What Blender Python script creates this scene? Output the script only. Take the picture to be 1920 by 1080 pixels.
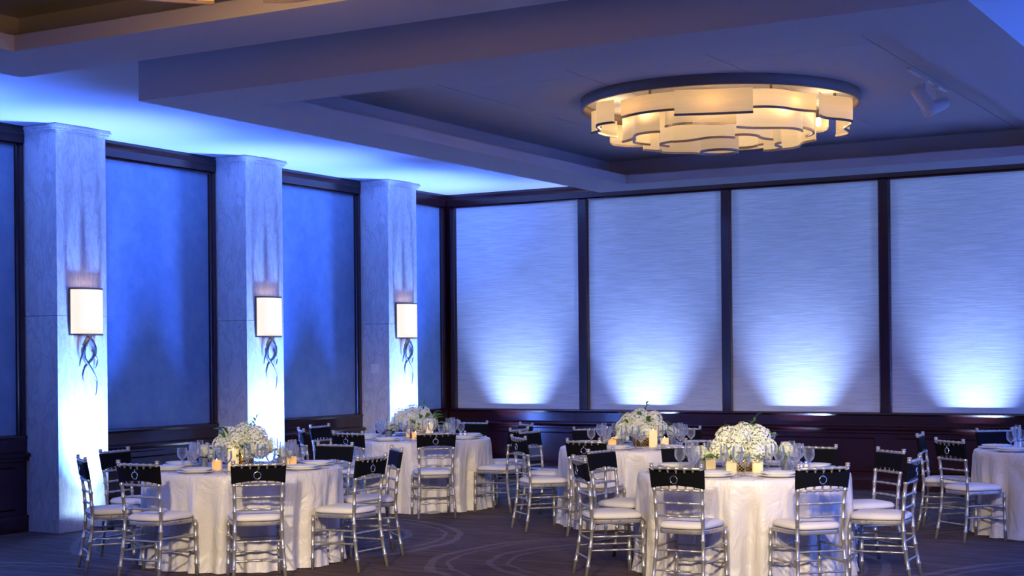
import bpy, math, random
from mathutils import Matrix, Vector
random.seed(7)
for _o in list(bpy.data.objects): bpy.data.objects.remove(_o)
S = bpy.context.scene
COL = S.collection
PI = math.pi
R = math.radians

# ------------------------------------------------------------------ camera, world, exposure
CAMPOS = (11.4371, -18.0866, 1.65)
FPX, YAW, ROLL, HORIZ = 2852.5, 0.5223, 0.0093, 668.98
cd = bpy.data.cameras.new('camera'); cam = bpy.data.objects.new('camera', cd); COL.objects.link(cam)
cd.sensor_width = 36; cd.lens = FPX * 36 / 1920; cd.shift_y = (HORIZ - 540) / 1920
cd.clip_start = .05; cd.clip_end = 100
cam.matrix_world = Matrix.Translation(CAMPOS) @ Matrix.Rotation(YAW, 4, 'Z') @ Matrix.Rotation(PI/2, 4, 'X') @ Matrix.Rotation(-ROLL, 4, 'Z')
S.camera = cam
w = bpy.data.worlds.new('world'); S.world = w; w.use_nodes = True
w.node_tree.nodes['Background'].inputs[0].default_value = (.25, .3, .6, 1)
w.node_tree.nodes['Background'].inputs[1].default_value = .02
vs = S.view_settings
vs.view_transform = 'Standard'; vs.look = 'None'; vs.gamma = 1; vs.use_curve_mapping = False
vs.exposure = 0.0

BLUE = (.05, .165, 1.0)          # column uplights
WASH = (.34, .50, 1.0)          # back wall uplights
WARM = (1.0, .82, .57)
P_COL, P_CORE, P_RIGHT, P_WALL, P_TABLE = 2300, 720, 3600, 600, 1560
HC, ZS = 3.93, 3.60             # ceiling and dropped soffit
COLX = .395                     # face of the marble columns
COLY = [-7.627 + 2.793 * k for k in range(3)]
COLW = .65
XR = 12.75                      # right wall

def spot(name, loc, target, power, color, angle, blend=.6, size=.04):
    l = bpy.data.lights.new(name, 'SPOT'); l.energy = power; l.color = color
    l.spot_size = R(angle); l.spot_blend = blend; l.shadow_soft_size = size
    o = bpy.data.objects.new(name, l); COL.objects.link(o); o.location = loc
    d = Vector(target) - Vector(loc); o.rotation_euler = d.to_track_quat('-Z', 'Y').to_euler()
    return o
def point(name, loc, power, color, size=.05):
    l = bpy.data.lights.new(name, 'POINT'); l.energy = power; l.color = color; l.shadow_soft_size = size
    o = bpy.data.objects.new(name, l); COL.objects.link(o); o.location = loc
    return o

# ------------------------------------------------------------------ materials
MATS = {}
def mat(name, color=(.8, .8, .8), rough=.5, metal=0., **kw):
    m = bpy.data.materials.new(name); m.use_nodes = True
    b = m.node_tree.nodes['Principled BSDF']
    b.inputs['Base Color'].default_value = (*color, 1); b.inputs['Roughness'].default_value = rough
    b.inputs['Metallic'].default_value = metal
    for k, v in kw.items():
        b.inputs[k.replace('_', ' ')].default_value = v
    MATS[name] = m
    return m
class NT:
    def __init__(s, m): s.t = m.node_tree; s.b = s.t.nodes['Principled BSDF']
    def n(s, typ, **kw):
        x = s.t.nodes.new(typ)
        for k, v in kw.items():
            if k.startswith('i_'):
                key = k[2:]; key = int(key) if key.isdigit() else key.replace('_', ' ')
                x.inputs[key].default_value = v
            else: setattr(x, k, v)
        return x
    def l(s, a, b): s.t.links.new(a, b)
    def coord(s, scale=(1, 1, 1), rot=(0, 0, 0), out='Object'):
        c = s.n('ShaderNodeTexCoord'); mp = s.n('ShaderNodeMapping')
        mp.inputs['Scale'].default_value = scale; mp.inputs['Rotation'].default_value = rot
        s.l(c.outputs[out], mp.inputs[0]); return mp.outputs[0]
    def ramp(s, fac, stops):
        r = s.n('ShaderNodeValToRGB'); e = r.color_ramp.elements
        while len(e) < len(stops): e.new(.5)
        for q, (p, c) in zip(e, stops): q.position = p; q.color = (*c, 1) if len(c) == 3 else c
        s.l(fac, r.inputs[0]); return r.outputs[0]
    def bump(s, h, strength=.3, dist=.01):
        b = s.n('ShaderNodeBump', i_Strength=strength, i_Distance=dist); s.l(h, b.inputs['Height']); s.l(b.outputs[0], s.b.inputs['Normal'])
    def color(s, c): s.l(c, s.b.inputs['Base Color'])
    def math(s, op, a, b=None):
        x = s.n('ShaderNodeMath', operation=op)
        for i, v in enumerate((a, b)):
            if v is None: continue
            if isinstance(v, (int, float)): x.inputs[i].default_value = v
            else: s.l(v, x.inputs[i])
        return x.outputs[0]

m = mat('plaster', (.57, .565, .60), .85); t = NT(m)
nz = t.n('ShaderNodeTexNoise', i_Scale=60., i_Detail=3.); t.l(t.coord(), nz.inputs[0]); t.bump(nz.outputs[0], .08, .002)

m = mat('marble', (.7, .7, .7), .32); t = NT(m)
c = t.coord((3.2, 3.2, .9), (.45, .35, .2))
n1 = t.n('ShaderNodeTexNoise', i_Scale=2.2, i_Detail=7., i_Roughness=.62, i_Distortion=1.6); t.l(c, n1.inputs[0])
n2 = t.n('ShaderNodeTexNoise', i_Scale=7., i_Detail=6., i_Roughness=.7, i_Distortion=2.2); t.l(c, n2.inputs[0])
v1 = t.math('ABSOLUTE', t.math('SUBTRACT', n1.outputs[0], .5)); v2 = t.math('ABSOLUTE', t.math('SUBTRACT', n2.outputs[0], .5))
k = t.math('MINIMUM', t.math('MULTIPLY', v1, 1.0), t.math('MULTIPLY_ADD', v2, 1.3))
vv = t.math('MINIMUM', v1, t.math('ADD', t.math('MULTIPLY', v2, 1.2), .015))
t.color(t.ramp(vv, [(0, (.52, .52, .55)), (.05, (.68, .68, .70)), (.18, (.83, .83, .84))]))

m = mat('mahogany', (.03, .006, .008), .24, Coat_Weight=.4, Coat_Roughness=.12); t = NT(m)
n1 = t.n('ShaderNodeTexNoise', i_Scale=6., i_Detail=5.); t.l(t.coord((6, 6, 1)), n1.inputs[0])
t.color(t.ramp(n1.outputs[0], [(.3, (.014, .003, .004)), (.7, (.034, .006, .008))]))

def fabric(name, ca, cb, sx):
    m = mat(name, ca, .75); t = NT(m)
    n1 = t.n('ShaderNodeTexNoise', i_Scale=1., i_Detail=4., i_Roughness=.7); t.l(t.coord(sx), n1.inputs[0])
    t.color(t.ramp(n1.outputs[0], [(.36, ca), (.64, cb)])); t.bump(n1.outputs[0], .25, .004)
fabric('grasscloth', (.46, .48, .52), (.66, .68, .72), (3.0, 3.0, 110))
fabric('suede', (.17, .26, .40), (.22, .31, .45), (5, 5, 5))

m = mat('carpet', (.05, .03, .035), .95); t = NT(m)
c0 = t.coord(); sx = t.n('ShaderNodeSeparateXYZ'); t.l(c0, sx.inputs[0])
mp = t.coord((1.0, 26, 1), (0, 0, R(62)))
n1 = t.n('ShaderNodeTexNoise', i_Scale=1.3, i_Detail=4., i_Roughness=.7); t.l(mp, n1.inputs[0])
base = t.ramp(n1.outputs[0], [(.40, (.014, .006, .005)), (.5, (.050, .024, .017)), (.60, (.120, .066, .048))])
# concentric rings woven in, one circle every 3.9 m
px = t.math('SUBTRACT', t.math('WRAP', t.math('SUBTRACT', sx.outputs[0], 2.45 - 1.95), 3.9), 1.95)
wx = px.node.inputs[0].links[0].from_node; wx.inputs[1].default_value = 0; wx.inputs[2].default_value = 3.9
wx.operation = 'WRAP'; wx.inputs[1].default_value = 3.9; wx.inputs[2].default_value = 0
py = t.math('SUBTRACT', t.math('WRAP', t.math('SUBTRACT', sx.outputs[1], -7.0 - 1.95), 3.9), 1.95)
wy = py.node.inputs[0].links[0].from_node; wy.inputs[1].default_value = 3.9; wy.inputs[2].default_value = 0
rr = t.math('SQRT', t.math('ADD', t.math('POWER', px, 2.), t.math('POWER', py, 2.)))
nw = t.n('ShaderNodeTexNoise', i_Scale=.9, i_Detail=2.); t.l(c0, nw.inputs[0])
rr = t.math('ADD', rr, t.math('MULTIPLY', nw.outputs[0], .35))
def band(r0, wd): return t.math('LESS_THAN', t.math('ABSOLUTE', t.math('SUBTRACT', rr, r0)), wd)
ring = t.math('MAXIMUM', t.math('MAXIMUM', band(1.95, .035), band(1.80, .02)), t.math('MAXIMUM', band(1.45, .03), band(1.30, .015)))
nb = t.n('ShaderNodeTexNoise', i_Scale=90., i_Detail=2.); t.l(c0, nb.inputs[0])
fac = t.math('MULTIPLY', ring, t.math('MULTIPLY', nb.outputs[0], .9))
mx = t.n('ShaderNodeMix', data_type='RGBA'); t.l(fac, mx.inputs[0]); t.l(base, mx.inputs[6]); mx.inputs[7].default_value = (.17, .14, .135, 1)
t.color(mx.outputs[2]); t.bump(nb.outputs[0], .4, .004)

m = mat('silver', (.44, .415, .38), .33, .65); t = NT(m)
n1 = t.n('ShaderNodeTexNoise', i_Scale=35., i_Detail=2.); t.l(t.coord(), n1.inputs[0])
t.l(t.ramp(n1.outputs[0], [(.3, (.26,)*3), (.7, (.42,)*3)]), t.b.inputs['Roughness'])
m = mat('cushion', (.66, .62, .58), .7); t = NT(m)
n1 = t.n('ShaderNodeTexNoise', i_Scale=18., i_Detail=3.); t.l(t.coord(), n1.inputs[0]); t.bump(n1.outputs[0], .15, .006)
m = mat('black_cloth', (.003, .003, .004), .8, Specular_IOR_Level=.1); t = NT(m)
n1 = t.n('ShaderNodeTexNoise', i_Scale=25., i_Detail=2.); t.l(t.coord((1, 1, 3)), n1.inputs[0]); t.bump(n1.outputs[0], .2, .004)
mat('rhinestone', (.85, .83, .78), .15, 1.)
m = mat('satin', (.64, .60, .575), .40, Sheen_Weight=.15); t = NT(m)
c = t.coord((1, 1, .55))
n1 = t.n('ShaderNodeTexNoise', i_Scale=7., i_Detail=5., i_Roughness=.55, i_Distortion=1.4); t.l(c, n1.inputs[0])
n2 = t.n('ShaderNodeTexVoronoi', i_Scale=9., feature='DISTANCE_TO_EDGE'); t.l(c, n2.inputs[0])
h = t.math('ADD', n1.outputs[0], t.math('MULTIPLY', n2.outputs[0], .25)); t.bump(h, .8, .035)
mat('china', (.86, .85, .82), .18)
mat('cutlery_steel', (.72, .71, .70), .2, 1.)
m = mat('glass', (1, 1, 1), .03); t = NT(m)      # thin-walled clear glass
out = t.t.nodes['Material Output']; tr = t.n('ShaderNodeBsdfTransparent'); gl = t.n('ShaderNodeBsdfGlossy', i_Roughness=.04)
tr.inputs[0].default_value = (.97, .98, 1, 1)
fr = t.n('ShaderNodeFresnel', i_IOR=1.5); mxs = t.n('ShaderNodeMixShader'); t.l(t.math('MINIMUM', t.math('MULTIPLY', fr.outputs[0], 1.5), 1.), mxs.inputs[0])
t.l(tr.outputs[0], mxs.inputs[1]); t.l(gl.outputs[0], mxs.inputs[2])
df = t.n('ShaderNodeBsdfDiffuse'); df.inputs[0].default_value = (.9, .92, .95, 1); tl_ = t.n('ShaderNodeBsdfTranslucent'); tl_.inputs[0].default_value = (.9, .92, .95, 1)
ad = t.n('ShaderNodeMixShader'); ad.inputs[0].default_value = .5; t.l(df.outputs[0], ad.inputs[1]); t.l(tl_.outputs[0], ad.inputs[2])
lw = t.n('ShaderNodeLayerWeight', i_Blend=.35); m2 = t.n('ShaderNodeMixShader'); t.l(t.math('ADD', t.math('MULTIPLY', lw.outputs['Facing'], .30), .04), m2.inputs[0])   # white haze put into the glass, stronger at edges, standing in for sparkle
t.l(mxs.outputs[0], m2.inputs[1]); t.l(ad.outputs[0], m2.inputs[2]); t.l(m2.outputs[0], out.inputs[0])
m = mat('petal', (.90, .88, .78), .6, Subsurface_Weight=0.); t = NT(m)
n1 = t.n('ShaderNodeTexNoise', i_Scale=14., i_Detail=2.); t.l(t.coord(), n1.inputs[0])
t.color(t.ramp(n1.outputs[0], [(.3, (.60, .65, .40)), (.55, (.78, .77, .63)), (.8, (.84, .82, .74))]))
m = mat('leaf', (.05, .16, .03), .4); t = NT(m)
n1 = t.n('ShaderNodeTexNoise', i_Scale=9.); t.l(t.coord(), n1.inputs[0])
t.color(t.ramp(n1.outputs[0], [(.3, (.03, .11, .02)), (.7, (.11, .27, .05))]))
m = mat('gold_pierced', (.5, .33, .1), .3, .9); t = NT(m)
ck = t.n('ShaderNodeTexChecker', i_Scale=80.); t.l(t.coord(), ck.inputs[0])
ck.inputs[1].default_value = (.62, .44, .18, 1); ck.inputs[2].default_value = (.02, .012, .005, 1); t.color(ck.outputs[0])
def glow(name, color, strength, base=(.9, .8, .6)):
    m = mat(name, base, .6); b = m.node_tree.nodes['Principled BSDF']
    b.inputs['Emission Color'].default_value = (*color, 1); b.inputs['Emission Strength'].default_value = strength
    return m
glow('candle_glow', (1., .50, .16), .70, (.45, .26, .11))
glow('candle_pale', (1., .70, .32), .62, (.50, .38, .20))
glow('flame', (1., .75, .35), 12.)
glow('sconce_glow', (1., .85, .62), 1.0, (.42, .36, .27))
m = glow('shade_glow', (1., .72, .38), .62, (.55, .46, .32)); t = NT(m)
n1 = t.n('ShaderNodeTexNoise', i_Scale=1., i_Detail=3.); t.l(t.coord((3, 3, 160)), n1.inputs[0])
t.color(t.ramp(n1.outputs[0], [(.3, (.42, .34, .22)), (.7, (.60, .52, .36))]))
tl_ = t.n('ShaderNodeBsdfTranslucent'); tl_.inputs[0].default_value = (.9, .7, .42, 1); mxs = t.n('ShaderNodeMixShader'); mxs.inputs[0].default_value = .4
t.l(t.b.outputs[0], mxs.inputs[1]); t.l(tl_.outputs[0], mxs.inputs[2]); t.l(mxs.outputs[0], t.t.nodes['Material Output'].inputs[0])
oi = t.n('ShaderNodeObjectInfo'); t.l(t.math('ADD', t.math('MULTIPLY', oi.outputs['Random'], .42), .44), t.b.inputs['Emission Strength'])
m = glow('shade_dim', (1., .52, .14), .45, (.75, .6, .4))
mat('bronze', (.19, .135, .105), .5, .2); mat('trim_metal', (.30, .24, .20), .4, .5)
mat('white_metal', (.80, .80, .82), .4)
mat('black_metal', (.012, .012, .014), .45)
mat('pewter', (.20, .20, .22), .4, .7)
mat('white_plastic', (.82, .82, .80), .4)
glow('lens_blue', (.35, .55, 1.), 4., (.2, .3, .8))
mat('stem_green', (.08, .2, .04), .5)

# ------------------------------------------------------------------ mesh helpers
class MB:
    def __init__(s): s.v = []; s.f = []; s.sm = []
    def face(s, idx, smooth=False): s.f.append(idx); s.sm.append(smooth)
    def box(s, x0, x1, y0, y1, z0, z1, M=None):
        b = len(s.v)
        P = [(x, y, z) for z in (z0, z1) for y in (y0, y1) for x in (x0, x1)]
        if M is not None: P = [tuple(M @ Vector(p)) for p in P]
        s.v += P
        for q in ((0, 2, 3, 1), (4, 5, 7, 6), (0, 1, 5, 4), (2, 6, 7, 3), (0, 4, 6, 2), (1, 3, 7, 5)): s.face([b+i for i in q])
        return s
    def grid(s, rows, closed_u=False, closed_v=False, smooth=True, cap0=False, cap1=False):
        b = len(s.v); nr = len(rows); nc = len(rows[0])
        for r in rows: s.v += [tuple(p) for p in r]
        for i in range(nr if closed_v else nr-1):
            for j in range(nc if closed_u else nc-1):
                a = b+i*nc+j; a2 = b+i*nc+(j+1) % nc; c = b+((i+1) % nr)*nc+j; d = b+((i+1) % nr)*nc+(j+1) % nc
                s.face([a, a2, d, c], smooth)
        if cap0: s.face([b+j for j in reversed(range(nc))])
        if cap1: s.face([b+(nr-1)*nc+j for j in range(nc)])
        return s
    def lathe(s, prof, n=16, c=(0, 0, 0), cap0=False, cap1=False, smooth=True):
        rows = [[(c[0]+r*math.cos(2*PI*j/n), c[1]+r*math.sin(2*PI*j/n), c[2]+z) for j in range(n)] for r, z in prof]
        return s.grid(rows, closed_u=True, cap0=cap0, cap1=cap1, smooth=smooth)
    def tube(s, pts, rad, n=8, cap=True):
        pts = [Vector(p) for p in pts]; rows = []
        for i, p in enumerate(pts):
            d = (pts[min(i+1, len(pts)-1)] - pts[max(i-1, 0)]).normalized()
            a = d.cross(Vector((0, 0, 1)) if abs(d.z) < .9 else Vector((1, 0, 0))).normalized(); bb = d.cross(a)
            r = rad[i] if isinstance(rad, (list, tuple)) else rad
            rows.append([p + r*(math.cos(2*PI*j/n)*a + math.sin(2*PI*j/n)*bb) for j in range(n)])
        return s.grid(rows, closed_u=True, cap0=cap, cap1=cap)
    def prism(s, prof, place, a, b):
        """closed profile [(d,z)] swept from a to b; place(t,d,z)->xyz"""
        k = len(s.v); n = len(prof)
        s.v += [place(a, d, z) for d, z in prof] + [place(b, d, z) for d, z in prof]
        for i in range(n): s.face([k+i, k+(i+1) % n, k+n+(i+1) % n, k+n+i])
        s.face([k+i for i in reversed(range(n))]); s.face([k+n+i for i in range(n)])
        return s
    def build(s, name, material, parent=None, label=None):
        me = bpy.data.meshes.new(name); me.from_pydata([tuple(p) for p in s.v], [], s.f); me.update()
        me.polygons.foreach_set('use_smooth', s.sm)
        me.materials.append(MATS[material])
        import bmesh
        bm = bmesh.new(); bm.from_mesh(me); bmesh.ops.recalc_face_normals(bm, faces=bm.faces); bm.to_mesh(me); bm.free()
        o = bpy.data.objects.new(name, me); COL.objects.link(o)
        if parent is not None: o.parent = parent
        if label: o['label'] = label
        return o
def inst(o, parent, loc=(0, 0, 0), rot=(0, 0, 0), scale=(1, 1, 1)):
    c = o.copy(); COL.objects.link(c); c.parent = parent; c.location = loc; c.rotation_euler = rot; c.scale = scale
    return c
def tag(o, label, cat, group=None):
    o['label'] = label; o['category'] = cat
    if group: o['group'] = group
    return o
def struct(o): o['kind'] = 'structure'; return o
def empty(name, loc=(0, 0, 0), rz=0):
    o = bpy.data.objects.new(name, None); COL.objects.link(o); o.location = loc; o.rotation_euler = (0, 0, rz); o.empty_display_size = .1
    return o
CHILD = {}
def copy_tree(o, parent=None):
    c = o.copy(); COL.objects.link(c); c.parent = parent
    for ch in [x for x in ALLOBJ() if x.parent == o]: copy_tree(ch, c)
    return c
def ALLOBJ(): return list(COL.objects)
class Proto:
    """a thing's tree remembered once, so copies are cheap"""
    def __init__(s, root):
        s.root = root; s.used = False; kids = {}
        for x in COL.objects:
            if x.parent: kids.setdefault(x.parent.name, []).append(x)
        s.tree = [(ch, kids.get(ch.name, [])) for ch in kids.get(root.name, [])]
    def place(s, loc, rz=0, label=None, cat=None, group=None, scale=None):
        if not s.used: r = s.root; s.used = True
        else:
            r = s.root.copy(); COL.objects.link(r)
            for ch, gs in s.tree:
                c = ch.copy(); COL.objects.link(c); c.parent = r
                for g in gs: d = g.copy(); COL.objects.link(d); d.parent = c
        r.location = loc; r.rotation_euler = (0, 0, rz)
        if scale: r.scale = scale
        if label: r['label'] = label
        if cat: r['category'] = cat
        if group: r['group'] = group
        return r

# ------------------------------------------------------------------ room shell
YF = -25.0
struct(MB().box(-.45, XR+.45, YF, .45, -.2, 0).build('floor', 'carpet'))
ceil = struct(MB().box(-.45, XR+.45, YF, .45, HC, HC+.2).build('ceiling', 'plaster'))
wl = struct(MB().box(-.4, -.10, YF, .4, 0, HC).build('wall_left', 'mahogany'))
wb = struct(MB().box(-.10, XR+.1, .10, .4, 0, HC).build('wall_back', 'mahogany'))
wr = struct(MB().box(XR+.10, XR+.4, YF, .4, 0, HC).build('wall_right', 'mahogany'))
struct(MB().box(-.10, XR+.1, YF-.3, YF, 0, HC).build('wall_front', 'suede'))

pl = lambda t_, d, z: (d, t_, z)              # left wall: runs along Y, d into the room
pb = lambda t_, d, z: (t_, -d, z)             # back wall
pr = lambda t_, d, z: (XR-d, t_, z)
CROWN = [(-.1, 3.740), (-.045, 3.740), (-.038, 3.752), (-.045, 3.765), (-.028, 3.768), (-.028, 3.850), (-.012, 3.868), (0, 3.90), (0, HC), (-.1, HC)]
SILL = [(-.1, .938), (-.048, .938), (-.030, .930), (-.018, .915), (-.030, .893), (-.030, .780), (-.020, .772), (.018, .758), (.024, .745), (.018, .725), (-.004, .712), (-.004, .690), (-.026, .680), (-.1, .680)]
LOWER = [(-.1, .680), (-.040, .680), (-.040, .16), (-.1, .16)]
BASE = [(-.1, .16), (-.020, .16), (-.010, .14), (-.005, .12), (-.005, 0), (-.1, 0)]
def post_profile(a, b):
    """upright frame board between a and b along the wall, as (t, d) outline"""
    return [(a, -.1), (a, -.055), (a+.014, -.048), (a+.020, -.025), (b-.020, -.025), (b-.014, -.048), (b, -.055), (b, -.1)]
def post(place, a, b, z0, z1, parent):
    mb = MB(); pf = post_profile(a, b); n = len(pf)
    mb.v += [place(t_, d, z0) for t_, d in pf] + [place(t_, d, z1) for t_, d in pf]
    for i in range(n): mb.face([i, (i+1) % n, n+(i+1) % n, n+i])
    mb.face(list(range(n))); mb.face([n+i for i in range(n)])
    return mb.build('mullion', 'mahogany', parent)
def bay(place, wall, a, b, posts, panelmat, sill_parts=True):
    """wainscot, rails and framed fabric panels between a and b"""
    MB().prism(CROWN, place, a, b).build('crown_rail', 'mahogany', wall)
    MB().prism(SILL, place, a, b).build('chair_rail', 'mahogany', wall)
    MB().prism(LOWER, place, a, b).build('wainscot_board', 'mahogany', wall)
    MB().prism(BASE, place, a, b).build('baseboard', 'mahogany', wall)
    for p0, p1 in posts: post(place, p0, p1, .93, 3.745, wall)
    for i in range(len(posts)-1):
        q0, q1 = posts[i][1], posts[i+1][0]
        MB().prism([(-.10, .93), (-.08, .93), (-.08, 3.745), (-.10, 3.745)], place, q0-.005, q1+.005).build('fabric_panel', panelmat, wall)
        MB().prism([(-.04, .21), (-.026, .225), (-.026, .615), (-.04, .63)], place, q0+.06, q1-.06).build('wainscot_panel', 'mahogany', wall)
# back wall panels
BX = [(0.0, .097), (2.030, 2.183), (4.082, 4.220), (6.112, 6.262), (8.16, 8.31), (10.21, 10.36), (12.25, XR)]
bay(pb, wb, -.1, XR+.1, BX, 'grasscloth')
edges = [-13.21, -10.42] + COLY
for place, wall in ((pl, wl), (pr, wr)):
    prev = YF
    for c in edges:
        bay(place, wall, prev, c, [(prev, prev+.09), (c-.09, c)] if prev > YF else [(prev, prev+.09), (c-.09, c)], 'suede')
        prev = c + COLW
    bay(place, wall, prev, 0.0, [(prev, prev+.09), (-.09, 0.0)], 'suede')

# dropped soffits with a lipped cove opening
def soffit(x0, x1, y0, y1, parent):
    mb = MB(); bw = .645
    def ring(o, i, z0, z1):
        X0, X1, Y0, Y1 = o; a0, a1, b0, b1 = i; k = len(mb.v)
        for z in (z0, z1):
            mb.v.extend([(X0, Y0, z), (X1, Y0, z), (X1, Y1, z), (X0, Y1, z), (a0, b0, z), (a1, b0, z), (a1, b1, z), (a0, b1, z)])
        for q in range(4):
            r_ = (q+1) % 4
            mb.face([k+q, k+r_, k+4+r_, k+4+q]); mb.face([k+8+q, k+8+r_, k+12+r_, k+12+q])
            mb.face([k+q, k+r_, k+8+r_, k+8+q]); mb.face([k+4+q, k+4+r_, k+12+r_, k+12+q])
    ring((x0, x1, y0, y1), (x0+bw, x1-bw, y0+bw, y1-bw), ZS, ZS+.10)
    ring((x0, x1, y0, y1), (x0+bw-.40, x1-bw+.40, y0+bw-.40, y1-bw+.40), ZS+.10, HC)
    return mb.build('soffit', 'plaster', parent)
S1 = (3.31, 9.44, -9.56, -1.82)
S2 = (3.32, 9.44, -18.5, -10.70)
soffit(*S1, ceil); soffit(*S2, ceil)
# flat ceiling boards inside the first recess, 1.2 m wide with open joints
xs = [3.56, 4.60, 5.80, 7.00, 8.20, 9.19]; ys = [-9.31, -7.10, -4.70, -2.07]
for i in range(5):
    for j in range(3):
        MB().box(xs[i]+.006, xs[i+1]-.006, ys[j]+.002, ys[j+1]-.002, HC-.012, HC).build('ceiling_panel', 'plaster', ceil)

# ------------------------------------------------------------------ marble columns, sconces, uplights
def make_column():
    r = empty('marble_column'); w_ = COLW
    # local: wall at x=-.1 .. face x=COLX, y 0..COLW
    MB().box(-.10, COLX+.012, -.012, w_+.012, 0, .13).build('plinth', 'marble', r)
    MB().box(-.10, COLX, 0, w_, .13, 2.085).build('shaft', 'marble', r)
    MB().box(-.10, COLX, 0, w_, 2.089, HC-.075).build('shaft', 'marble', r)
    mb = MB()
    for z0, z1, o in ((HC-.075, HC-.060, .010), (HC-.060, HC-.035, .025), (HC-.035, HC-.012, .042), (HC-.012, HC, .035)): mb.box(-.10, COLX+o, -o, w_+o, z0, z1)
    mb.build('capital', 'marble', r)
    return r
pc = Proto(make_column())
ordw = {0: 'nearest the left edge', 1: 'in the middle of the three', 2: 'nearest the room corner'}
GC = 'marble columns'
for k, y in enumerate(COLY): pc.place((0, y, 0), 0, 'blue-lit white marble column ' + ordw[k], 'column', GC)
pc.place((0, -10.42, 0), 0, 'marble column outside the left edge, fourth from the corner', 'column', GC)
pc.place((0, -13.21, 0), 0, 'marble column outside the left edge, fifth from the corner', 'column', GC)
ALLC = [-13.21, -10.42] + COLY
rn = ['fifth', 'fourth', 'third', 'second', 'first']
for k, y in enumerate(ALLC):
    pc.place((XR, y+COLW, 0), PI, 'marble column on the right wall, %s from the back corner' % rn[k], 'column', 'marble columns of the right wall')

def make_sconce():
    r = empty('wall_sconce')
    # local: x out from the column face, y sideways, z=0 at the shade's bottom; half drum shade
    H, rad = .445, .195; n = 20
    arc = [(.02 + .125*math.sin(PI*j/n), -rad*math.cos(PI*j/n)) for j in range(n+1)]
    mb = MB(); mb.grid([[(x, y, 0) for x, y in arc], [(x, y, H) for x, y in arc]])
    inn = [(x*.97, y*.985) for x, y in arc]
    mb.grid([[(x, y, H) for x, y in inn], [(x, y, 0) for x, y in inn]])
    mb.grid([[(x, y, .0) for x, y in arc], [(x, y, 0) for x, y in inn]]); mb.grid([[(x, y, H) for x, y in arc], [(x, y, H) for x, y in inn]])
    sh = mb.build('lamp_shade', 'sconce_glow', r)
    for z0, z1 in ((-.008, .008), (H-.008, H+.008)):
        q = MB(); o1 = [(x*1.02, y*1.012) for x, y in arc]; i1 = [(x*.965, y*.98) for x, y in arc]
        q.grid([[(x, y, z0) for x, y in o1], [(x, y, z1) for x, y in o1], [(x, y, z1) for x, y in i1], [(x, y, z0) for x, y in i1]], closed_v=True, smooth=False).build('shade_rim', 'bronze', r)
    MB().box(0, .02, -rad-.008, rad+.008, -.008, H+.008).build('back_plate', 'bronze', r)
    for z in (.13, .33): MB().lathe([(.002, -.05), (.02, -.045), (.03, 0), (.02, .045), (.002, .05)], 8, (.065, 0, z)).build('light_bulb', 'flame', r)
    # twisting antler-like branches
    def branch(pts, r0, r1):
        P = []; RR = []
        for i in range(len(pts)-1):
            for q in range(6):
                a = q/6; p0 = Vector(pts[max(i-1, 0)]); p1 = Vector(pts[i]); p2 = Vector(pts[i+1]); p3 = Vector(pts[min(i+2, len(pts)-1)])
                P.append(.5*((2*p1) + (p2-p0)*a + (2*p0-5*p1+4*p2-p3)*a*a + (3*p1-p0-3*p2+p3)*a**3))
        P.append(Vector(pts[-1])); n_ = len(P)
        for i in range(n_):
            u = i/(n_-1); RR.append((r0*(1-u)+r1*u)*(1.25 if u > .08 else .9))
        MB().tube(P, RR, 8).build('branch', 'pewter', r)
    branch([(.05, .03, .0), (.05, -.055, -.13), (.05, -.05, -.23), (.06, .03, -.34), (.05, .11, -.46), (.045, .10, -.60)], .024, .003)
    branch([(.05, -.01, .0), (.07, .06, -.12), (.07, .05, -.22), (.05, -.04, -.31), (.05, -.075, -.40), (.045, -.05, -.47)], .022, .003)
    branch([(.05, .055, -.14), (.05, .085, -.20), (.045, .125, -.26), (.045, .10, -.33)], .014, .003)
    branch([(.05, -.055, -.14), (.05, -.08, -.20), (.045, -.10, -.26), (.045, -.11, -.31)], .012, .003)
    return r
ps = Proto(make_sconce())
for k, y in enumerate(COLY):
    yc = y + .345
    ps.place((COLX+.001, yc, 1.905), 0, 'lit sconce with twisted branch on the column ' + ordw[k], 'sconce', 'wall sconces')
    point('sconce_lamp', (COLX+.06, yc, 1.905+.36), 1.6, (1., .55, .25), .05)

def make_uplight():
    r = empty('floor_uplight')
    MB().lathe([(.001, .0), (.055, .0), (.06, .01), (.06, .10), (.052, .11), (.05, .09)], 16).build('housing', 'black_metal', r)
    MB().lathe([(.001, .092), (.051, .092)], 16).build('lens', 'lens_blue', r)
    return r
pu = Proto(make_uplight())
GU = 'floor uplights'
for k, y in enumerate(COLY):
    o = pu.place((COLX+.28, y+.36, 0), 0, 'small black uplight on the floor before the column ' + ordw[k], 'uplight', GU)
def col_light(x, y, sx, pw, ang):
    spot('uplight_beam', (x, y, .12), (x - sx*.28, y, 1.7), pw, BLUE, ang, 1., .06)
    # the lamp's cool white core: a tight throw up the marble and a weak wide spill at its foot
    spot('uplight_core', (x, y, .12), (x - sx*.28, y, 1.9), P_CORE, (.42, .66, 1.), 54, 1., .06)
    spot('uplight_spill', (x, y, .12), (x - sx*.28, y, .55), 26, (.42, .66, 1.), 150, 1., .06)
for y in ALLC:
    if y < COLY[0] - .1: pu.place((COLX+.28, y+.36, 0), 0, 'small black uplight at the %s column from the corner, outside the left edge' % ('fifth' if y < -12 else 'fourth'), 'uplight', GU)
    col_light(COLX+.28, y+.36, 1, P_COL, 78)
for k, y in enumerate(ALLC):
    pu.place((XR-COLX-.28, y+.30, 0), 0, 'small black uplight at the %s column of the right wall' % rn[k], 'uplight', GU)
    col_light(XR-COLX-.28, y+.30, -1, P_RIGHT*(.35 if k < 2 else 1.15), 100)
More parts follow.
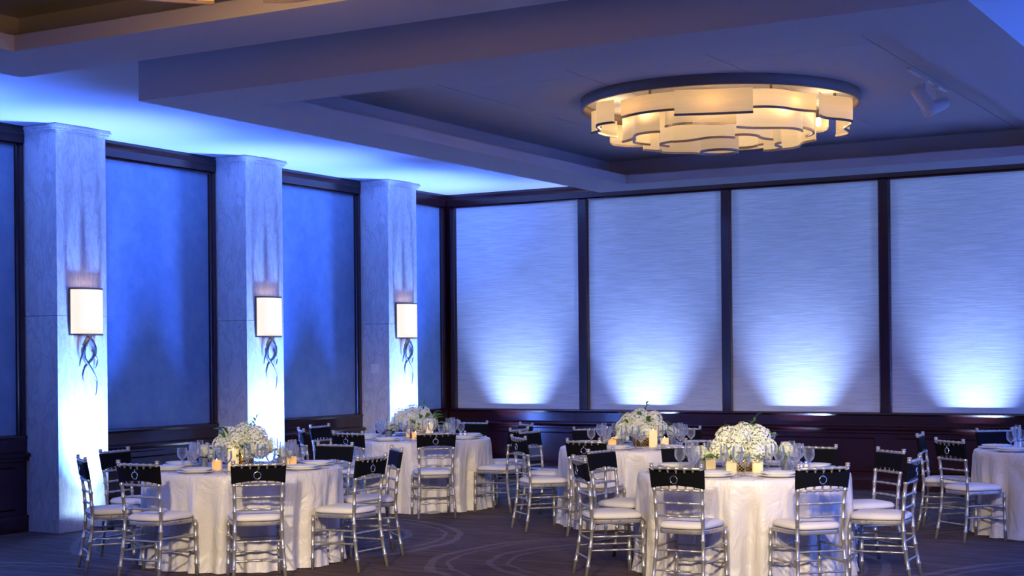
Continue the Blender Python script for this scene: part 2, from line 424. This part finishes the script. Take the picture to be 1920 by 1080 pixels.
WX = [1.08, 3.02, 5.12, 7.26, 9.26, 11.3]
wn = ['leftmost', 'second', 'third', 'fourth', 'fifth', 'sixth']
for k, x in enumerate(WX):
    pu.place((x, -.52, 0), 0, 'small black uplight on the floor under the %s back wall panel' % wn[k], 'uplight', GU)
    spot('wall_wash_beam', (x, -.52, .12), (x, .05, 2.3), P_WALL, WASH, 64, 1., .05)

# light switch on the side of the third column
sw = empty('light_switch', (.177, COLY[2]-.001, 1.516))
MB().box(-.06, .06, -.008, 0, -.06, .06).build('cover_plate', 'white_plastic', sw)
for s_ in (-1, 1): MB().box(s_*.025-.012, s_*.025+.012, -.013, -.008, -.03, .03).build('rocker', 'white_plastic', sw)
tag(sw, 'white double light switch plate on the side of the third column', 'switch')

# ------------------------------------------------------------------ chandeliers
def make_chandelier(glowmat, label, loc, inner):
    r = empty('ceiling_chandelier', loc)              # origin at the ceiling
    n = 64; mb = MB()
    for rad, z0, z1 in ((1.225, -.13, 0), (1.205, -.13, 0)): pass
    mb.lathe([(1.225, 0), (1.225, -.085), (1.20, -.09), (1.20, 0)], n, smooth=True)
    mb.build('ceiling_ring', 'bronze', r)
    rnd = random.Random(3)
    def shade(rad, a0, a1, zt, zb, amp, wv):
        N = 12; rows_o = []; 
        def pt(u, dr, z):
            a = a0 + (a1-a0)*u; rr_ = rad + dr + amp*math.sin(wv*PI*u)
            return (rr_*math.cos(a), rr_*math.sin(a), z)
        U = [i/N for i in range(N+1)]
        mb = MB(); mb.grid([[pt(u, 0, zb) for u in U], [pt(u, 0, zt) for u in U], [pt(u, -.006, zt) for u in U], [pt(u, -.006, zb) for u in U]], closed_v=True)
        o = mb.build('shade_panel', glowmat, r)
        q = MB(); q.grid([[pt(u, .006, zb-.012) for u in U], [pt(u, .006, zb+.006) for u in U], [pt(u, -.012, zb+.006) for u in U], [pt(u, -.012, zb-.012) for u in U]], closed_v=True, smooth=False)
        q.build('shade_trim', 'trim_metal', o)
    for tier, (rad, nseg, zt, zb, ph) in enumerate(((1.13, 11, -.10, -.29, .2), (.86, 8, -.08, -.375, .55), (.55, 6, -.08, -.43, .1))):
        for i in range(nseg):
            alt = i % 2
            a0 = ph + 2*PI*i/nseg; a1 = ph + 2*PI*(i+1)/nseg + (.05 if alt else 0)
            shade(rad - .075*alt, a0, a1, zt - (.0 if alt else .0), zb + (.05 if alt else 0) + rnd.uniform(-.012, .012), .05*(1 if alt else -1)*rnd.uniform(.6, 1.2), rnd.choice((1, 2, 2)))
    mb = MB(); mb.lathe([(.17, -.08), (.17, -.475), (.164, -.475), (.164, -.08)], 24).build('centre_shade', glowmat, r)
    MB().lathe([(.174, -.463), (.174, -.483), (.158, -.483), (.158, -.463)], 24).build('centre_trim', 'trim_metal', r)
    for i in range(6):
        a = i*PI/3+.3; MB().tube([(1.0*math.cos(a), 1.0*math.sin(a), 0), (1.0*math.cos(a), 1.0*math.sin(a), -.16)], .012, 6).build('support_rod', 'bronze', r)
    if inner:
        for i in range(9):
            a = 2*PI*i/9+.15; bb = MB().lathe([(.003, -.04), (.022, -.03), (.03, 0), (.018, .04)], 8, (.99*math.cos(a), .99*math.sin(a), -.17)); bb.build('light_bulb', 'flame', r)
    tag(r, label, 'chandelier', 'chandeliers')
    return r
make_chandelier('shade_glow', 'large round glowing chandelier of layered wavy shades in the recessed ceiling', (6.33, -5.50, HC-.012), True)
make_chandelier('shade_dim', 'amber ceiling chandelier peeking in at the top edge of the picture', (6.45, -12.54, HC), True)
for a in range(9):
    q = 2*PI*a/9+.15
    point('chandelier_lamp', (6.33+.95*math.cos(q), -5.50+.95*math.sin(q), HC-.20), 3.6, (1., .66, .34), .06)
point('chandelier_lamp', (6.45, -12.54, HC-.60), 40, (1., .55, .18), .3)

# ------------------------------------------------------------------ track light
def make_track(heads, length):
    r = empty('track_light')                           # runs along local y
    MB().box(-.018, .018, -length/2, length/2, -.022, 0).build('track', 'white_metal', r)
    for y, az, el in heads:
        MB().box(-.02, .02, y-.05, y+.05, -.05, -.022).build('adapter', 'white_metal', r)
        MB().tube([(0, y, -.05), (0, y, -.19)], .014, 8).build('stem', 'white_metal', r)
        M = Matrix.Translation((0, y, -.20)) @ Matrix.Rotation(az, 4, 'Z') @ Matrix.Rotation(el, 4, 'Y')
        mb = MB(); mb.lathe([(.001, .14), (.045, .13), (.055, .08), (.058, -.06), (.065, -.10), (.055, -.10), (.05, -.03), (.001, -.03)], 16)
        mb.v = [tuple(M @ Vector(p)) for p in mb.v]
        mb.build('lamp_head', 'white_metal', r)
    return r
tl = make_track([(-.12, R(200), R(35)), (.22, R(60), R(70))], 1.2); tl.location = (8.16, -5.45, HC-.012)
tag(tl, 'white track light with two swivel heads beside the chandelier', 'track light')
# warm front fill: unseen track spots added between the camera and the tables
FRONT = [(10.6, -15.2, (7.16, -7.13, .7), 1.0, 27), (7.6, -15.6, (3.6, -8.3, .6), 1.0, 27), (10.9, -14.2, (6.9, -4.6, .6), .9, 26), (9.9, -13.6, (2.8, -4.4, .6), .75, 22), (8.6, -14.6, (5.9, -8.3, 0.), .8, 50)]
for k, (x, y, tgt, pw, ang) in enumerate(FRONT):
    t_ = make_track([(0, math.atan2(tgt[1]-y, tgt[0]-x)+PI, R(70))], .5)
    zc = HC if x > 9.44 else ZS
    t_.location = (x, y, zc)
    tag(t_, 'white single-head track spot for front fill, unseen outside the picture, %s' % ['over the right foreground table', 'farthest from the back wall', 'nearest the right wall', 'nearest the back wall', 'over the open floor'][k], 'track light', 'near track spots')
    spot('table_spot', (x-.1, y+.35, zc-.30), tgt, P_TABLE*pw, WARM, ang, .8, .12)

# ------------------------------------------------------------------ chairs
def pcurve(pts, z):
    for i in range(len(pts)-1):
        if pts[i][2] <= z <= pts[i+1][2]:
            u = (z-pts[i][2])/(pts[i+1][2]-pts[i][2]); u_ = u
            return tuple(pts[i][q]*(1-u_)+pts[i+1][q]*u_ for q in range(3))
    return pts[-1]
REAR = [(.192, -.250, 0), (.184, -.222, .15), (.176, -.200, .30), (.172, -.192, .44), (.174, -.202, .60), (.180, -.222, .75), (.186, -.246, .885)]
def bamboo(path_fn, z0, z1, nodes, r0, extra=()):
    zs = sorted(set([z0, z1] + [z for n_ in nodes for z in (n_-.012, n_-.006, n_+.006, n_+.012)] + list(extra)))
    P = [path_fn(z) for z in zs]
    RR = [r0*(1.32 if any(abs(z-n_) < .008 for n_ in nodes) else 1.) for z in zs]
    return P, RR
def hrail(a, b, r0, nodes=3, bow=0.):
    a = Vector(a); b = Vector(b); us = [0, 1]
    nd = [(i+1)/(nodes+1) for i in range(nodes)]
    for q in nd: us += [q-.03, q-.015, q+.015, q+.03]
    us = sorted(us); P = []; RR = []
    for u in us:
        p = a.lerp(b, u); p.y -= bow*4*u*(1-u); P.append(p); RR.append(r0*(1.35 if any(abs(u-q) < .02 for q in nd) else 1.))
    return MB().tube(P, RR, 6, cap=False)
def make_chair():
    r = empty('banquet_chair')                         # local +y faces the table, origin on the floor under the seat
    for s in (-1, 1):
        fn = lambda z: (lambda p: (s*p[0], p[1], p[2]))(pcurve(REAR, z))
        P, RR = bamboo(fn, 0, .875, [.10, .24, .37, .52, .62, .715], .0135, [.15, .30, .44, .75])
        mb = MB().tube(P, RR, 8)
        tx, ty, tz = fn(.885)
        mb.lathe([(.010, -.012), (.017, -.008), (.0175, 0), (.011, .004), (.0165, .008), (.0165, .016), (.001, .020)], 8, (tx, ty, tz))
        mb.build('rear_leg', 'silver', r)
        fn2 = lambda z: (s*(.196-.008*z/.42), .192 - .004*z/.42, z)
        P, RR = bamboo(fn2, 0, .425, [.09, .19, .30, .385], .0135)
        MB().tube(P, RR, 8).build('front_leg', 'silver', r)
    def rp(z, s): p = pcurve(REAR, z); return (s*p[0], p[1], z)
    # back: top rail, spindle rail and two lower rails
    for z, rad, nd in ((.868, .0115, 5), (.715, .0095, 5), (.625, .0085, 3), (.535, .0085, 3)):
        hrail(rp(z, -1), rp(z, 1), rad, nd, .012).build('back_rail', 'silver', r)
    for i in range(5):
        x = (-2+i)*.062; y1 = pcurve(REAR, .868)[1]-.012*(1-(x/.19)**2); y0 = pcurve(REAR, .715)[1]-.012*(1-(x/.19)**2)
        zz = [.715, .735, .745, .755, .80, .84, .852, .868]; rr_ = [.0045, .0055, .009, .006, .0045, .0055, .009, .0045]
        MB().tube([(x, y0+(y1-y0)*(z-.715)/.153, z) for z in zz], rr_, 6, cap=False).build('spindle', 'silver', r)
    # stretchers
    for z in (.295, .155): hrail(rp(z, -1), rp(z, 1), .0075, 3).build('stretcher', 'silver', r)
    for z in (.285, .175): hrail((-.19, .19, z), (.19, .19, z), .0075, 3).build('stretcher', 'silver', r)
    for s in (-1, 1):
        for z in (.315, .215): hrail(rp(z, s), (s*.19, .19, z), .0075, 3).build('stretcher', 'silver', r)
    # seat outline
    def outline(sc, k=24):
        o = []
        for i in range(k):
            a = 2*PI*i/k; ca, sa = math.cos(a), math.sin(a); e = .48
            x = math.copysign(abs(ca)**e, ca); y = math.copysign(abs(sa)**e, sa)
            o.append((x*(.192+.014*y)*sc, y*.205*sc))
        return o
    mb = MB(); O = lambda sc, z: [(x, y, z) for x, y in outline(sc)]
    mb.grid([O(.86, .408), O(.985, .410), O(1., .420), O(1., .434), O(.985, .440), O(.86, .442)], closed_u=True, closed_v=True, smooth=False).build('seat_frame', 'silver', r)
    mb = MB(); mb.grid([O(.90, .442), O(1.0, .446), O(1.03, .458), O(1.0, .474), O(.92, .486), O(.7, .494), O(.35, .498), O(.02, .499)], closed_u=True, cap0=True, cap1=True).build('seat_cushion', 'cushion', r)
    # stretch band around the back with a ring buckle
    n = 28; loop = []
    for i in range(n):
        a = 2*PI*i/n; ca, sa = math.cos(a), math.sin(a)
        loop.append((math.copysign(abs(ca)**.35, ca), math.copysign(abs(sa)**.5, sa)))
    rows = []
    for q in range(6):
        u = q/5; row = []
        for cx_, sy_ in loop:
            mid = 1-cx_*cx_; back = sy_ < 0
            zb = .727 + .024*mid; zt = .863 - (.030 if back else .004)*mid
            z = zb*(1-u)+zt*u; p = pcurve(REAR, z)
            row.append((cx_*(p[0]+.020), p[1] + sy_*.0195 - (.010*mid), z))
        rows.append(row)
    inner = [[(x*.985, y, z) for x, y, z in row] for row in reversed(rows)]
    bd = MB().grid(rows, closed_u=True).build('chair_band', 'black_cloth', r)
    p = pcurve(REAR, .79); yb = p[1]-.0195-.014
    mb = MB(); NN = 20
    tor = []
    for i in range(NN):
        a = 2*PI*i/NN; c_ = (.0265*math.cos(a)-.012, .0265*math.sin(a)); rad = .0052 if i % 2 else .0040
        tor.append([((.0265+rad*math.cos(b_))*math.cos(a)-.012, yb+rad*math.sin(b_) - .17*0, .790+(.0265+rad*math.cos(b_))*math.sin(a)) for b_ in [2*PI*j/6 for j in range(6)]])
    mb.grid(tor, closed_u=True, closed_v=True)
    mb.box(-.0155, -.0085, yb-.003, yb+.003, .815, .838)
    mb.build('ring_buckle', 'rhinestone', bd)
    return r
pchair = Proto(make_chair())
TABLES = {
 'a': dict(c=(3.274, -8.353), d='left foreground table', seats={225: 234, 180: 187, 270: 273, 315: 315, 0: 0, 45: 47, 90: 91, 135: 136}),
 'b': dict(c=(2.132, -4.028), d='far left table', seats={225: 226, 180: 183.5, 270: 269.5, 315: 312, 0: 0, 45: 51, 90: 93, 135: 137}),
 'c': dict(c=(5.063, -4.474), d='middle far table', seats={225: 230, 180: 178, 270: 272, 315: 321, 0: 4, 45: 48, 90: 95, 135: 140}),
 'd': dict(c=(7.161, -7.128), d='right foreground table', seats={225: 221, 180: 174, 270: 270.5, 315: 316, 0: 4, 45: 48, 90: 84, 135: 134}),
 'e': dict(c=(8.897, -3.608), d='far right table', seats={180: 187, 225: 232, 135: 131}),
}
SEATN = {270: 'front left seat', 315: 'front right seat', 0: 'near right-hand seat', 45: 'far right-hand seat', 90: 'back right seat', 135: 'back left seat', 180: 'far left-hand seat', 225: 'near left-hand seat'}
TWEAK = {}
for tk, T in TABLES.items():
    cx, cy = T['c']
    for nom, a in T['seats'].items():
        rad = 1.045; ar = R(a)
        yawt, dr = TWEAK.get((tk, nom), (0, 0))
        view = 'showing its ring buckle' if nom in (270, 315, 0, 225) else 'facing the viewer' if nom in (90, 135) else 'turned side-on'
        pchair.place((cx+(rad+dr)*math.cos(ar), cy+(rad+dr)*math.sin(ar), 0), ar+PI/2+R(yawt),
                     'silver chair with black band, %s of the %s' % (SEATN[nom], T['d']), 'chair', 'silver banquet chairs')

# ------------------------------------------------------------------ tables
TH, TR = .76, .80
def make_table():
    r = empty('banquet_table')
    MB().lathe([(.001, 0), (TR-.02, 0), (TR-.005, .01), (TR-.005, .02), (.001, .022)], 40, (0, 0, TH-.027)).build('table_top', 'mahogany', r)
    for i in range(4):
        a = PI/4+i*PI/2; MB().tube([(.48*math.cos(a), .48*math.sin(a), .0), (.42*math.cos(a), .42*math.sin(a), TH-.027)], .018, 8).build('leg', 'pewter', r)
    return r
ptab = Proto(make_table())
def cloth(seed):
    rnd = random.Random(seed); n = 288; rows = []
    ph = [rnd.uniform(0, 2*PI) for _ in range(8)]
    prof = [(0.0, TH), (.3, TH), (.6, TH), (.75, TH), (.785, TH-.001), (.797, TH-.006), (.803, TH-.016)]
    for rad, z in prof: rows.append([(max(rad, .001)*math.cos(2*PI*j/n), max(rad, .001)*math.sin(2*PI*j/n), z) for j in range(n)])
    N = 16
    for i in range(1, N+1):
        u = i/N; z = (TH-.016)*(1-u)+.006*u; row = []
        for j in range(n):
            a = 2*PI*j/n
            f = .55*math.sin(19*a+ph[0]+.6*math.sin(3*a+ph[1])) + .4*math.sin(27*a+ph[2]+.8*u) + .3*math.sin(11*a+ph[3]-.5*u) + .22*math.sin(43*a+ph[4]+2*u)
            amp = .050*min(1, u*3.0)*(.6+.6*u)
            flare = .012*u + .020*max(0, (u-.85)/.15)
            hem = .012*max(0, u-.8)/.2*math.sin(9*a+ph[5])
            rr_ = .812 + flare + amp*min(.35, f-.55)*.8
            zz = z + (hem if i < N else 0)
            row.append((rr_*math.cos(a), rr_*math.sin(a), max(.004, zz)))
        rows.append(row)
    return MB().grid(rows, closed_u=True)
for i, (tk, T) in enumerate(TABLES.items()):
    ptab.place((*T['c'], 0), .3*i, 'round banquet table under its white cloth, ' + T['d'], 'table', 'round banquet tables')
    o = cloth(11+i).build('tablecloth', 'satin'); o.location = (*T['c'], 0)
    tag(o, 'floor-length crinkled white satin cloth draped over the ' + T['d'], 'tablecloth', 'white tablecloths')

# ------------------------------------------------------------------ place settings
Z0 = TH + .001
def proto_mesh(name, mb, mt): return Proto(mb.build(name, mt))
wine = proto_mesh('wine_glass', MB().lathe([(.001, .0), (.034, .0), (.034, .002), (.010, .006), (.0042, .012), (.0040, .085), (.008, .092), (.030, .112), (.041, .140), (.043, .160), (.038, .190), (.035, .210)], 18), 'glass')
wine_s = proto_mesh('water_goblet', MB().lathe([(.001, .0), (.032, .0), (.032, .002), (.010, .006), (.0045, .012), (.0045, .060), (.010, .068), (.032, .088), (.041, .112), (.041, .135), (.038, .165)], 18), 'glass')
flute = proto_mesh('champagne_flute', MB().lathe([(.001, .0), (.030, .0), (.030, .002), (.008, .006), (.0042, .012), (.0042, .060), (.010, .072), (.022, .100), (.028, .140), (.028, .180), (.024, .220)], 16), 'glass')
charger = proto_mesh('charger_plate', MB().lathe([(.001, .004), (.085, .004), (.10, .0), (.11, .004), (.150, .015), (.155, .017), (.150, .019), (.108, .009), (.001, .008)], 32), 'china')
plate = proto_mesh('dinner_plate', MB().lathe([(.001, .004), (.070, .004), (.08, .0), (.088, .006), (.130, .024), (.134, .027), (.128, .028), (.086, .011), (.001, .009)], 32), 'china')
def fork_mesh():
    mb = MB(); mb.box(-.006, .006, -.10, -.02, 0, .003); mb.box(-.0035, .0035, -.02, .045, .001, .004); mb.box(-.011, .011, .045, .062, .001, .004)
    for i in range(4): x = -.0095+i*.0063; mb.box(x-.0016, x+.0016, .062, .10, .002, .004)
    return mb
def knife_mesh():
    mb = MB(); mb.box(-.0065, .0065, -.115, -.01, 0, .005)
    k = len(mb.v)
    pts = [(-.008, -.01), (.006, -.01), (.008, .05), (.007, .09), (.0, .112), (-.008, .10)]
    mb.v += [(x, y, .001) for x, y in pts] + [(x, y, .003) for x, y in pts]; n = len(pts)
    for i in range(n): mb.face([k+i, k+(i+1) % n, k+n+(i+1) % n, k+n+i])
    mb.face([k+i for i in range(n)]); mb.face([k+n+i for i in range(n)])
    return mb
fork = proto_mesh('fork', fork_mesh(), 'cutlery_steel'); knife = proto_mesh('knife', knife_mesh(), 'cutlery_steel')
rs = random.Random(5)
for tk, T in TABLES.items():
    cx, cy = T['c']
    seats = dict(T['seats'])
    if tk == 'e': seats[270] = 272
    for nom, a in seats.items():
        ar = R(a)
        def at(rad, off):      # radius from the table centre, sideways (to the sitter's right)
            # sitter looks inward; right hand is +90deg from inward direction clockwise
            u = (math.cos(ar), math.sin(ar)); rt = (-u[1], u[0])
            return (cx+u[0]*rad+rt[0]*off, cy+u[1]*rad+rt[1]*off)
        where = 'at the %s of the %s' % (SEATN[nom].replace('seat', 'place'), T['d'])
        x, y = at(.605, 0)
        charger.place((x, y, Z0), 0, 'wide white charger ' + where, 'plate', 'charger plates')
        plate.place((x, y, Z0+.009), 0, 'white rimmed dinner plate ' + where, 'plate', 'dinner plates')
        x, y = at(.62, -.185); fork.place((x, y, Z0), ar+PI/2, 'steel fork ' + where, 'fork', 'forks')
        x, y = at(.62, .185); knife.place((x, y, Z0), ar+PI/2, 'steel knife ' + where, 'knife', 'knives')
        j = lambda: rs.uniform(-.012, .012)
        x, y = at(.41+j(), .10+j()); wine.place((x, y, Z0), 0, 'large empty wine glass ' + where, 'glass', 'wine glasses')
        x, y = at(.455+j(), .185+j()); wine_s.place((x, y, Z0), 0, 'stout empty water goblet ' + where, 'glass', 'water goblets')
        x, y = at(.418+j()*.4, .005+j()); flute.place((x, y, Z0), 0, 'slender empty champagne flute ' + where, 'glass', 'champagne flutes')
def make_shaker():
    r = empty('salt_shaker')
    MB().lathe([(.001, 0), (.017, 0), (.018, .004), (.014, .05), (.013, .055)], 12).build('jar', 'china', r)
    MB().lathe([(.014, .055), (.0155, .058), (.0155, .072), (.010, .080), (.001, .082)], 12).build('cap', 'cutlery_steel', r)
    return r
psh = Proto(make_shaker())
for tk, (dx, dy) in {'a': (-.40, .10), 'b': (.46, .16), 'c': (-.43, -.06), 'd': (.42, .10), 'e': (-.47, .14)}.items():
    cx, cy = TABLES[tk]['c']
    for k in range(2):
        psh.place((cx+dx+.028*k, cy+dy+.045*k, Z0), 0, '%s silver-topped shaker of the pair on the %s' % (('nearer', 'farther')[k], TABLES[tk]['d']), 'shaker', 'salt and pepper shakers')

# ------------------------------------------------------------------ flowers and candles
def head_mesh(seed, n=70, rad=.08):
    rnd = random.Random(seed); mb = MB()
    mb.lathe([(.001, -rad*.72), (rad*.5, -rad*.52), (rad*.74, 0), (rad*.5, rad*.52), (.001, rad*.72)], 10)
    for i in range(n):
        z = 1-2*(i+.5)/n; th = i*2.399963; s = math.sqrt(max(0, 1-z*z))
        d = Vector((s*math.cos(th), s*math.sin(th), z)); p = d*rad*rnd.uniform(.86, 1.04)
        a = d.cross(Vector((.3, .5, .8))).normalized(); b = d.cross(a); ro = rnd.uniform(0, PI)
        for q in range(4):
            an = ro+q*PI/2; e1 = (math.cos(an)*a+math.sin(an)*b); e2 = (math.cos(an+PI/2)*a+math.sin(an+PI/2)*b)
            L = rad*.24; k = len(mb.v)
            mb.v += [tuple(p), tuple(p+e1*L*.6+e2*L*.42+d*L*.35), tuple(p+e1*L*1.15+d*L*.25), tuple(p+e1*L*.6-e2*L*.42+d*L*.35)]
            mb.face([k, k+1, k+2, k+3])
    return mb
def hide_proto(o): bpy.data.objects.remove(o)
def mesh_of(mb, name, mt):
    o = mb.build(name, mt); me = o.data; bpy.data.objects.remove(o); return me
HEADS = [mesh_of(head_mesh(s), 'flower_head', 'petal') for s in (1, 2, 3)]
def leaf_mesh():
    mb = MB(); N = 6; rows = []
    for i in range(N+1):
        u = i/N; wd = .026*math.sin(PI*min(.98, u*.95+.03))**.8; z = .03*math.sin(PI*u*.9)-.02*u*u
        rows.append([(u*.13, -wd, z+.006), (u*.13, 0, z-.002), (u*.13, wd, z+.006)])
    mb.grid(rows)
    mb.grid([[(x, y, z-.0015) for x, y, z in r_] for r_ in reversed(rows)])
    return mb
LEAF = mesh_of(leaf_mesh(), 'leaf', 'leaf')
VASE = mesh_of(MB().lathe([(.001, 0), (.075, 0), (.085, .006), (.088, .07), (.085, .135), (.080, .14), (.076, .135), (.078, .07), (.072, .012), (.001, .010)], 24), 'vase', 'gold_pierced')
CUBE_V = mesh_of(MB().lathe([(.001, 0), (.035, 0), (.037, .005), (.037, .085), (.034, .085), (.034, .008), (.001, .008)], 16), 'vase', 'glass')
def child(name, me, parent, loc, rot=(0, 0, 0), sc=1.):
    o = bpy.data.objects.new(name, me); COL.objects.link(o); o.parent = parent; o.location = loc; o.rotation_euler = rot
    o.scale = (sc,)*3 if isinstance(sc, (int, float)) else sc
    return o
def arrangement(tk, seed, desc, lean=(0, 0), squash=1.):
    rnd = random.Random(seed); cx, cy = TABLES[tk]['c']
    r = empty('flower_arrangement', (cx, cy, Z0))
    child('vase', VASE, r, (0, 0, 0))
    spots_ = [(0, 0, .285, 1.05)]
    for i in range(5): a = i*2*PI/5+rnd.uniform(-.2, .2); spots_.append((.125*math.cos(a), .125*math.sin(a), .245+rnd.uniform(-.01, .02), 1.05))
    for i in range(8): a = i*2*PI/8+rnd.uniform(-.15, .15); spots_.append((.185*math.cos(a), .185*math.sin(a), .165+rnd.uniform(-.02, .025), rnd.uniform(.85, 1.05)))
    for i, (x, y, z, s) in enumerate(spots_):
        child('flower_head', HEADS[i % 3], r, (x+lean[0]*z, y+lean[1]*z, z), (rnd.uniform(0, 6), rnd.uniform(0, 6), 0), s)
    for i in range(22):
        a = rnd.uniform(0, 2*PI); up = rnd.random()**2*.8
        rad = .14+.08*(1-up); z = .10+.23*up
        child('leaf', LEAF, r, (rad*math.cos(a), rad*math.sin(a), z), (rnd.uniform(-.5, .5), -(.2+.8*up)*rnd.uniform(.3, 1.1), a), rnd.uniform(.7, 1.0))
    # a slim sprig rising above the dome
    a = rnd.uniform(0, 6.28)
    top = Vector((.05*math.cos(a)+.10, .05*math.sin(a), .40)); MB().tube([(0, 0, .25), tuple((top*.6+Vector((0, 0, .12)))), tuple(top)], .003, 5).build('sprig', 'stem_green', r)
    for q in range(4): child('leaf', LEAF, r, tuple(top*(.8+.07*q)), (0, -.7, a+q*1.6), .45)
    tag(r, desc, 'flowers', 'white flower centrepieces')
arrangement('a', 21, 'domed white hydrangea centrepiece in a gold vase on the left foreground table', (.0, .1))
arrangement('b', 22, 'loose white flower centrepiece before the third column on the far left table', (-.3, .1))
arrangement('c', 23, 'tall domed white hydrangea centrepiece on the middle far table')
arrangement('d', 24, 'broad white hydrangea centrepiece with green leaves on the right foreground table')
def bud(tk, dx, dy, s, desc, tall=.10):
    cx, cy = TABLES[tk]['c']; r = empty('bud_vase', (cx+dx, cy+dy, Z0)); rnd = random.Random(int(dx*1000)+7)
    child('vase', CUBE_V, r, (0, 0, 0))
    for q in range(3):
        a = q*2.1; MB().tube([(.015*math.cos(a), .015*math.sin(a), .010), (.008*math.cos(a+1), .008*math.sin(a+1), tall)], .003, 5).build('stem', 'stem_green', r)
    child('flower_head', HEADS[0], r, (0, 0, tall+.045), (1, 2, 0), s)
    child('flower_head', HEADS[1], r, (.05, .03, tall+.02), (0, 2, 1), s*.7)
    for q in range(3): child('leaf', LEAF, r, (.03*math.cos(q*2.2+dx*9), .03*math.sin(q*2.2+dx*9), tall-.005), (0, -.1, q*2.2+dx*9), .75)
    tag(r, desc, 'flowers', 'small bud vases')
bud('a', -.24, -.21, .6, 'clear vase of white blossoms left of the centrepiece on the left foreground table')
bud('a', .285, .15, .58, 'clear vase of white blossoms right of the centrepiece on the left foreground table', .085)
bud('b', -.25, -.20, .6, 'clear vase of white blossoms left of the far left table centrepiece')
bud('b', .285, .15, .55, 'clear vase of white blossoms right of the far left table centrepiece', .08)
bud('c', -.08, -.315, .5, 'clear vase of white blossoms before the middle far table centrepiece', .07)
bud('c', .22, .235, .58, 'clear vase of white blossoms right of the middle far table centrepiece')
bud('d', -.285, -.15, .62, 'clear vase of white blossoms left of the right foreground centrepiece')
bud('d', .275, .185, .64, 'clear vase of white blossoms right of the right foreground centrepiece', .12)
def candle_obj(wd, h, mt):
    r = empty('candle_holder'); k = wd/2
    mb = MB(); N = 20
    def ol(sc, z):
        o = []
        for i in range(N):
            a = 2*PI*i/N; ca, sa = math.cos(a), math.sin(a); o.append((math.copysign(abs(ca)**.35, ca)*k*sc, math.copysign(abs(sa)**.35, sa)*k*sc, z))
        return o
    mb.grid([ol(.94, 0), ol(1, .004), ol(1, h-.003), ol(.97, h), ol(.90, h), ol(.88, h-.03)], closed_u=True, cap0=True, cap1=True).build('holder', mt, r)
    MB().tube([(0, 0, h-.03), (0, 0, h-.012)], .0015, 5).build('wick', 'black_metal', r)
    MB().lathe([(.001, h-.014), (.005, h-.006), (.004, h+.002), (.0008, h+.012)], 8).build('flame', 'flame', r)
    return r
pv = Proto(candle_obj(.074, .080, 'candle_glow')); pv2 = Proto(candle_obj(.078, .082, 'candle_pale')); pvt = Proto(candle_obj(.080, .165, 'candle_pale'))
GVC = 'glowing candle holders'
CAND = [
 ('a', pvt, .10, -.24, 'tall pale glowing candle before the flowers on the left foreground table'),
 ('a', pv, .30, .26, 'orange glowing candle cube right of the flowers on the left foreground table'),
 ('a', pv, -.02, -.30, 'orange glowing candle cube left of the chair back on the left foreground table'),
 ('b', pv, -.24, .20, 'orange glowing candle cube left of the flowers on the far left table'),
 ('b', pv, .15, -.27, 'lower amber candle cube before the flowers on the far left table'),
 ('b', pvt, .22, -.10, 'taller amber candle right of the flowers on the far left table'),
 ('c', pvt, .20, -.16, 'tall amber candle before the flowers on the middle far table'),
 ('c', pv2, .24, .02, 'low amber candle cube right of the flowers on the middle far table'),
 ('c', pv, -.30, .05, 'amber candle left of the flowers on the middle far table'),
 ('c', pv, -.20, -.25, 'amber candle cube behind the chair band on the middle far table'),
 ('d', pv2, -.035, -.16, 'left pale yellow candle cube before the gold vase on the right foreground table'),
 ('d', pv2, .145, -.08, 'right pale yellow candle cube before the gold vase on the right foreground table'),
 ('d', pv2, -.32, .12, 'pale candle left of the flowers on the right foreground table'),
]
for tk, p_, dx, dy, lab in CAND:
    cx, cy = TABLES[tk]['c']; p_.place((cx+dx, cy+dy, Z0), R(28), lab, 'candle', GVC)
